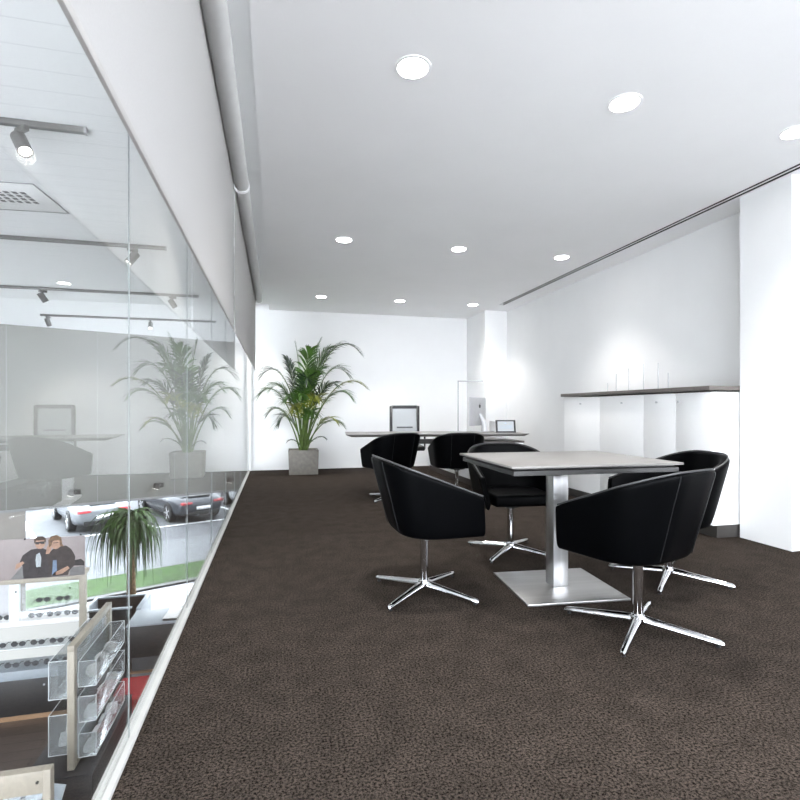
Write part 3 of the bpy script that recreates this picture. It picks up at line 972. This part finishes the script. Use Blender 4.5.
# ------------------------------------------------------------------ shop fittings below
# lit eyewear display with poster
UY = 7.72
t = thing('eyewear_display', 'long white lit eyewear display over a black base cabinet', 'display unit', (0, 0, 0), 0)
X0, X1 = -4.9, -2.53
m = MB().box(X0, UY, SF + .06, X1 - .02, UY + .42, -2.56)
base_ = m.build('base_cabinet', 'blackwood', t, bevel=.003)
MB().lathe([(.012, 0), (.012, .012)], 12, Matrix.Translation((-3.02, UY, -2.66)) @ Matrix.Rotation(PI / 2, 4, 'X')).build('lock', 'alu', base_)
MB().box(X0, UY - .004, SF, X1 - .02, UY + .40, SF + .06).build('plinth', 'copper', t)
MB().box(X0, UY - .02, -2.56, X1, UY + .42, -2.44).build('counter', 'bluegrey', t, bevel=.004)
MB().box(X0, UY + .36, -2.44, X1 - .08, UY + .40, -1.90).build('lit_back', 'lightbox', t)
MB().box(X1 - .075, UY, -2.44, X1, UY + .08, -1.235).build('post', 'beige', t, bevel=.004)
MB().box(X0, UY, -1.29, X1 - .075, UY + .40, -1.235).build('top_rail', 'beige', t, bevel=.003)
MB().box(X0, UY + .01, -1.86, X1 - .075, UY + .40, -1.80).build('shelf', 'white', t, bevel=.003)
MB().box(X0, UY + .10, -2.20, X1 - .075, UY + .36, -2.185).build('shelf', 'acrylic_edge', t)
MB().box(X0, UY + .08, -1.31, X1 - .075, UY + .38, -1.292).build('light_strip', 'lightbox', t)
MB().box(-3.44, UY + .02, -1.80, -3.32, UY + .06, -1.30).build('divider', 'acrylic_edge', t)
MB().box(-3.30, UY + .03, -1.75, -2.62, UY + .036, -1.34).build('glass_front', 'acrylic', t)
MB().box(-4.3, UY + .30, -1.80, -3.5, UY + .31, -1.34).build('mirror', 'alu', t)
for xx in (-3.36, -2.72):
    MB().lathe([(.012, 0), (.012, .01)], 10, Matrix.Translation((xx, UY + .029, -1.40)) @ Matrix.Rotation(PI / 2, 4, 'X')).build('stud', 'black', t)

# poster standing on the display
t = thing('poster_panel', 'mauve advertising poster of two people in dark jackets above the display', 'poster', (X1 - .01, UY + .02, -1.235), 0)
MB().box(-2.3, 0, 0, .0, .015, .535).build('panel', 'poster_bg', t, bevel=.002)
kk = .00223
def pp(pts, name, mat, lay, label=None):
    q = [((x - 522) * kk, (662 - y) * kk) for x, y in pts]
    o = MB().prism(q, -.001 - lay * .0012, .001, 'y').build(name, mat, t)
    if label: o['label'] = label
def circ(cx, cy, rx, ry, n=16): return [(cx + rx * math.cos(2 * PI * k / n), cy + ry * math.sin(2 * PI * k / n)) for k in range(n)]
pp([(125, 660), (200, 570), (240, 560), (320, 575), (345, 660)], 'printed_car_door', 'carprint', 0)
pp([(440, 660), (440, 612), (520, 604), (520, 660)], 'printed_car_door', 'carprint', 0)
pp([(445, 600), (455, 570), (500, 562), (520, 580), (520, 604)], 'printed_seat', 'jacket', 0)
pp([(195, 660), (190, 585), (175, 560), (190, 520), (235, 488), (290, 482), (325, 500), (345, 560), (345, 660)], 'printed_man_jacket', 'jacket', 1, 'person in dark jacket and sunglasses')
pp([(325, 660), (330, 600), (315, 540), (330, 510), (360, 485), (420, 475), (450, 500), (470, 545), (465, 600), (440, 625), (430, 655)], 'printed_woman_jacket', 'jacket2', 2, 'second person in brown jacket, hand at the cheek')
pp([(262, 520), (280, 510), (288, 540), (285, 595), (262, 595), (258, 550)], 'printed_shirt', 'shirt', 3)
pp([(345, 655), (350, 560), (370, 560), (372, 620), (362, 655)], 'printed_jeans', 'jeans', 3)
pp([(150, 605), (158, 570), (190, 556), (200, 566), (175, 590)], 'printed_hand', 'skin', 3)
pp([(340, 655), (360, 635), (430, 600), (440, 615), (400, 645)], 'printed_hand', 'skin', 3)
pp([(312, 520), (318, 480), (332, 455), (345, 465), (340, 500), (330, 520)], 'printed_hand', 'skin', 3)
pp(circ(282, 452, 26, 36), 'printed_face', 'skin', 4)
pp(circ(366, 458, 27, 36), 'printed_face', 'skin', 4)
pp([(250, 455), (252, 425), (268, 412), (296, 412), (312, 426), (312, 450), (304, 436), (262, 436)], 'printed_hair', 'hair', 5)
pp([(330, 480), (326, 440), (340, 415), (370, 408), (394, 424), (400, 465), (410, 480), (390, 478), (386, 440), (350, 442), (342, 470)], 'printed_hair', 'hair2', 5)
pp([(256, 444), (308, 442), (306, 456), (288, 458), (282, 450), (276, 459), (259, 458)], 'printed_sunglasses', 'black', 6)
pp([(352, 454), (380, 452), (381, 456), (353, 458)], 'printed_eyes', 'hair', 6)
for xx in (202, 500):
    pp(circ(xx, 424 if xx < 300 else 414, 6, 6, 8), 'screw', 'black', 1)

# sunglasses on the display (one mesh each)
def glasses_mesh():
    m = MB()
    for s in (-1, 1):
        m.prism([(s * .038 + .033 * math.cos(2 * PI * k / 14), .022 * math.sin(2 * PI * k / 14)) for k in range(14)], -.004, .004, 'y')
        m.tube([(s * .070, 0, .008), (s * .070, .06, .008), (s * .066, .13, -.012)], .004, 6)
    m.tube([(-.012, 0, .008), (.012, 0, .008)], .004, 6)
    return m
g0 = None
def glasses(label, loc, tilt=0, turn=0):
    global g0
    if g0 is None:
        o = g0 = glasses_mesh().build('sunglasses', 'lens_dark')
    else:
        o = g0.copy(); COL.objects.link(o)
    o.location = loc
    o.rotation_euler = (tilt, 0, turn)
    o.scale = (1.22, 1, 1.45)
    tag(o, label, 'sunglasses', 'sunglasses on the lit display')
ordn = ('nearest the right post', 'second from the right post', 'third from the right post', 'fourth from the right post', 'fifth from the right post', 'sixth from the right post')
for k, uu in enumerate((-2.70, -2.93, -3.16, -3.39, -3.62, -3.85)):
    glasses('dark sunglasses on the upper lit shelf, %s' % ordn[k], (uu, UY + .16, -2.185 + .034))
    glasses('dark sunglasses on the lower lit counter, %s' % ordn[k], (uu - .05, UY + .10, -2.44 + .034))
glasses('right pair of dark sunglasses hung at eye level on the glass front', (-2.80, UY + .022, -1.53), 0, PI)
glasses('left pair of dark sunglasses hung at eye level on the glass front', (-3.04, UY + .022, -1.53), 0, PI)
for k, uu in enumerate((-2.74, -2.95, -3.17, -3.55)):
    glasses('dark sunglasses lying on the white middle shelf, %s' % ordn[k], (uu, UY + .12, -1.80 + .034))

# clear stands for the two rows
# black platform with acrylic rack
t = thing('rack_platform', 'low black platform with grey top carrying the clear acrylic rack', 'platform', (0, 0, 0), 0)
MB().box(-2.40, 5.62, SF, -1.78, 7.05, -2.615).build('body', 'blackwood', t, bevel=.003)
MB().box(-2.40, 5.61, -2.615, -1.775, 7.05, -2.595).build('top', pbr('platform_top', (.03, .031, .036), .35, noise=.1, nscale=20), t, bevel=.002)
PZ = -2.595
t = thing('acrylic_rack', 'tall beige framed rack with clear acrylic trays on the black platform', 'display rack', (0, 0, PZ), 0)
MB().box(-2.03, 5.70, 0, -1.965, 5.775, 1.19).build('post', 'beige', t, bevel=.004)
MB().box(-2.03, 6.83, 0, -1.965, 6.90, 1.19).build('post', 'beige', t, bevel=.004)
MB().box(-2.03, 5.70, 1.19, -1.965, 6.90, 1.25).build('top_rail', 'beige', t, bevel=.004)
MB().box(-2.03, 5.775, .0, -1.965, 6.83, .05).build('bottom_rail', 'beige', t, bevel=.004)
MB().box(-2.0, 5.775, .05, -1.99, 6.83, .62).build('panel', 'acrylic_edge', t)
MB().box(-2.0, 5.775, .62, -1.99, 6.83, 1.19).build('panel', 'acrylic', t)
def tray(x0, x1, y0, y1, z0, h):
    m = MB()
    e = .006
    m.box(x0, y0, z0, x1, y1, z0 + e)
    m.box(x0, y0, z0 + e, x0 + e, y1, z0 + h)
    m.box(x1 - e, y0, z0 + e, x1, y1, z0 + h)
    m.box(x0 + e, y0, z0 + e, x1 - e, y0 + e, z0 + h)
    m.box(x0 + e, y1 - e, z0 + e, x1 - e, y1, z0 + h)
    o = m.build('tray', 'acrylic', t)
    m = MB()
    q = .0035
    for xa in (x0, x1):
        m.tube([(xa, y0, z0 + h), (xa, y1, z0 + h)], q, 5)
        m.tube([(xa, y0, z0), (xa, y1, z0)], q, 5)
    for ya in (y0, y1):
        m.tube([(x0, ya, z0 + h), (x1, ya, z0 + h)], q, 5)
        m.tube([(x0, ya, z0), (x1, ya, z0)], q, 5)
    for xa in (x0, x1):
        for ya in (y0, y1):
            m.tube([(xa, ya, z0), (xa, ya, z0 + h)], q, 5)
    m.build('tray_edge', 'acrylic_edge', o)
for z0, h in ((.06, .24), (.42, .26), (.78, .26)):
    tray(-1.960, -1.80, 5.80, 6.80, z0, h)
for z0, h in ((.16, .40), (.72, .38)):
    tray(-2.20, -2.035, 5.72, 6.80, z0, h)
# things in the trays
rb = random.Random(11)
def bundle(label, loc, r):
    m = MB()
    m.bm.free(); m.bm = bmesh.new()
    bmesh.ops.create_icosphere(m.bm, subdivisions=3, radius=r)
    for v in m.bm.verts:
        n = math.sin(v.co.x * 70 + loc[1] * 9) * math.sin(v.co.y * 62) * math.cos(v.co.z * 66)
        v.co *= 1 + .09 * n
        v.co.z *= .9
    o = m.build('cloth_bundle', 'ball')
    o.location = loc
    tag(o, label, 'bundle', 'white bundles in the acrylic rack')
bundle('white rounded bundle in the upper right trays, nearest us', (-1.88, 5.99, PZ + .786 + .068), .074)
bundle('white rounded bundle in the upper right trays, middle', (-1.88, 6.25, PZ + .786 + .068), .074)
bundle('white rounded bundle in the upper right trays, farthest and pinkish', (-1.88, 6.55, PZ + .786 + .062), .066)
def case(label, loc, rz, mat='paper', s=1):
    o = thing('glasses_case', label, 'glasses case', loc, rz, 'white cases in the acrylic rack')
    m = MB(); m.box(-.055 * s, -.08 * s, 0, .055 * s, .08 * s, .05 * s); m.build('lower_shell', mat, o, bevel=.015, segs=3)
    m = MB(); m.box(-.053 * s, -.078 * s, .0505 * s, .053 * s, .078 * s, .075 * s); m.build('lid', mat, o, bevel=.015, segs=3)
for k, yy in enumerate((5.92, 6.14, 6.36, 6.58)):
    case('white case in the lowest right tray, %s' % ('nearest us', 'second along', 'third along', 'farthest along')[k], (-1.88, yy, PZ + .067), R(rb.uniform(-15, 15)))
    if k != 1:
        case('white case in the middle right tray, %s' % ('nearest us', '', 'second along', 'farthest along')[k], (-1.88, yy, PZ + .427), R(rb.uniform(-15, 15)))
    case('white case in the lowest left tray, %s' % ('nearest us', 'second along', 'third along', 'farthest along')[k], (-2.12, yy, PZ + .167), R(rb.uniform(-15, 15)), 'paper')
m = MB()
for rr_, mt in ((.078, 0),):
    pts = [(rr_ * math.cos(2 * PI * k / 28), rr_ * math.sin(2 * PI * k / 28), 0) for k in range(29)]
    m.tube(pts, .007, 6)
o = m.build('bracelet', pbr('bracelet_redbrown', (.16, .05, .035), .4, noise=.3, nscale=20))
o.location = (-1.88, 6.14, PZ + .427 + .008)
tag(o, 'red-brown round bracelet lying in the middle right tray', 'bracelet')

# foreground beige framed display, bottom left corner
t = thing('framed_display', 'beige framed glass display cut off by the lower left corner', 'display case', (0, 0, 0), 0)
MB().box(-3.1, 4.82, -2.19, -1.90, 4.90, -2.0).build('top_rail', 'beige', t, bevel=.004)
MB().box(-1.90, 4.82, SF, -1.84, 4.90, -2.0).build('post', 'beige', t, bevel=.004)
MB().box(-3.1, 4.85, SF + .1, -1.90, 4.86, -2.19).build('glass_panel', 'acrylic', t)
MB().box(-3.1, 4.87, SF, -1.90, 4.90, SF + .1).build('bottom_rail', 'beige', t, bevel=.004)
MB().lathe([(.012, 0), (.012, .01)], 10, Matrix.Translation((-1.935, 4.82, -2.09)) @ Matrix.Rotation(PI / 2, 4, 'X')).build('screw', 'black', t)
for k in range(3):
    o = thing('folder', 'slanted dark folder standing in the framed corner display, %s' % ('nearest the post', 'second from the post', 'third from the post')[k], 'folder', (-2.08 - .17 * k, 4.93, SF), 0, 'folders in the corner display')
    TT2 = Matrix.Rotation(R(-8), 4, 'X') @ Matrix.Rotation(R(14), 4, 'Y')
    m = MB(); m.box(-.07, 0, .02, .07, .02, .85, TT2); m.build('cover', 'bluegrey', o, bevel=.003)
    m = MB(); m.box(-.072, -.001, .02, -.052, .021, .85, TT2); m.build('spine', 'black', o)

# planter with ponytail palm
t = thing('ponytail_palm', 'ponytail palm with drooping strap leaves standing behind the dark open counter', 'plant', (-2.53, 9.98, SF), 0)
MB().lathe([(.16, 0), (.20, .38), (.205, .40), (.18, .40), (.175, .36)], 28).build('pot', 'brownwood', t)
MB().lathe([(.178, .34), (.178, .365)], 24).build('soil', 'soil', t)
MB().tube([(.02, -.0, .36), (.015, -.02, .6), (.01, -.04, 1.0), (.01, -.06, 1.6), (.0, -.08, 2.15)], [.12, .09, .075, .065, .055], 12).build('trunk', 'trunk', t)
m = MB()
rp = random.Random(21)
for i in range(210):
    az = rp.uniform(0, 2 * PI)
    el = R(rp.uniform(15, 85))
    ln = rp.uniform(.85, 1.5)
    reach = rp.uniform(.28, .72) * (1 if i % 3 else .75)
    p = Vector((rp.uniform(-.05, .05), -.08 + rp.uniform(-.05, .05), 2.12 + rp.uniform(-.08, .14)))
    hd = Vector((math.cos(az), math.sin(az), 0))
    sd = Vector((-math.sin(az), math.cos(az), 0))
    prev = None
    n = 9
    vs = []
    tw = rp.uniform(-.6, .6)
    for k in range(n + 1):
        s = k / n
        # rises, arcs over and hangs
        x = reach * (1 - (1 - s) ** 2.2)
        z = math.sin(el) * .55 * s * (1 - s) * 1.6 - (s ** 2.0) * ln * (.55 + .5 * (1 - math.sin(el)) * .6)
        w_ = .017 * (1 - s ** 3) + .002
        c_ = p + hd * x + Vector((0, 0, z)) + sd * tw * .12 * s * s
        wv = (sd * math.cos(tw) + Vector((0, 0, 1)) * math.sin(tw)) * w_
        vs += [c_ - wv, c_ + wv]
    m._add(vs, [(2 * k, 2 * k + 1, 2 * k + 3, 2 * k + 2) for k in range(n)])
m.build('crown', 'strap', t)

# open-fronted counter before the planter
t = thing('service_counter', 'dark open counter with pale side panels in front of the planter box', 'counter', (0, 0, 0), 0)
MB().box(-2.98, 9.04, SF, -2.30, 9.08, -2.22).build('front_panel', 'blackwood', t)
MB().box(-2.99, 9.03, -2.22, -2.29, 9.09, -2.195).build('front_rim', 'bluegrey', t, bevel=.003)
MB().box(-3.0, 9.09, SF, -2.95, 9.64, -2.19).build('side_panel', 'bluegrey', t, bevel=.003)
MB().box(-2.20, 8.95, SF, -2.12, 9.64, -2.19).build('side_panel', 'bluegrey', t, bevel=.003)
MB().box(-2.95, 9.08, SF, -2.20, 9.60, -2.62).build('lower_shelf', 'blackwood', t)
MB().box(-2.95, 9.60, SF, -2.20, 9.64, -2.215).build('back_panel', 'brownwood', t)
MB().box(-2.95, 9.595, -2.215, -2.20, 9.645, -2.19).build('back_rim', 'bluegrey', t, bevel=.003)

t = thing('sales_counter', 'black fronted counter with grey top beside the carpet edge below', 'counter', (0, 0, 0), 0)
MB().box(-2.16, 8.30, -2.70, -.5, 8.88, -2.225).build('body', 'blackwood', t, bevel=.003)
MB().box(-2.17, 8.28, -2.225, -.5, 8.90, -2.20).build('top', 'bluegrey', t, bevel=.003)
MB().box(-2.12, 8.40, -2.94, -.5, 8.86, -2.70).build('recess', pbr('recess_grey', (.09, .095, .105), .5, noise=.1), t)
MB().box(-2.14, 8.36, -2.965, -.5, 8.86, -2.94).build('copper_trim', 'copper', t)
MB().box(-2.12, 8.38, SF, -.5, 8.86, -2.965).build('plinth', pbr('plinth_grey', (.30, .31, .32), .5, noise=.1), t)
MB().box(-2.26, 8.28, SF, -2.175, 8.40, -2.24).build('post', 'blackwood', t)
t = thing('catalogue', 'white catalogue lying open on the grey counter top', 'catalogue', (-1.565, 8.54, -2.20), R(-4))
MB().box(-.10, -.20, 0, .10, .20, .03).build('cover', 'dark_metal', t)
MB().box(-.098, -.198, .03, .098, .198, .045).build('page', 'paper', t, bevel=.004)

t = thing('bench', 'low red upholstered bench on the shop floor', 'bench', (0, 0, 0), 0)
MB().box(-2.08, 7.16, -2.86, -1.0, 7.78, -2.72).build('cushion', 'red', t, bevel=.025, segs=3)
MB().box(-2.06, 7.18, SF, -1.02, 7.76, -2.86).build('base', 'red', t, bevel=.004)

# ------------------------------------------------------------------ light from outside
w = bpy.data.worlds.new('sky')
scene.world = w
w.use_nodes = True
nt = w.node_tree
bg = nt.nodes['Background']
bg.inputs[0].default_value = (.88, .925, 1.0, 1)
bg.inputs[1].default_value = 4.6

# ------------------------------------------------------------------ camera
cam = bpy.data.cameras.new('camera')
co = bpy.data.objects.new('camera', cam)
COL.objects.link(co)
co.location = (0, 0, 1.02)
co.rotation_euler = (PI / 2, 0, R(-13.8))
cam.sensor_width = 36
cam.lens = 505 / 800 * 36
cam.shift_y = 10 / 800
cam.clip_start = .05
cam.clip_end = 300
scene.camera = co

vs = scene.view_settings
vs.view_transform = 'Standard'
vs.look = 'None'
vs.gamma = 1
vs.use_curve_mapping = False
vs.exposure = 1.62
try:
    scene.cycles.use_denoising = True
    scene.cycles.max_bounces = 12
    scene.cycles.diffuse_bounces = 6
    scene.cycles.glossy_bounces = 6
    scene.cycles.transparent_max_bounces = 24
except Exception:
    pass
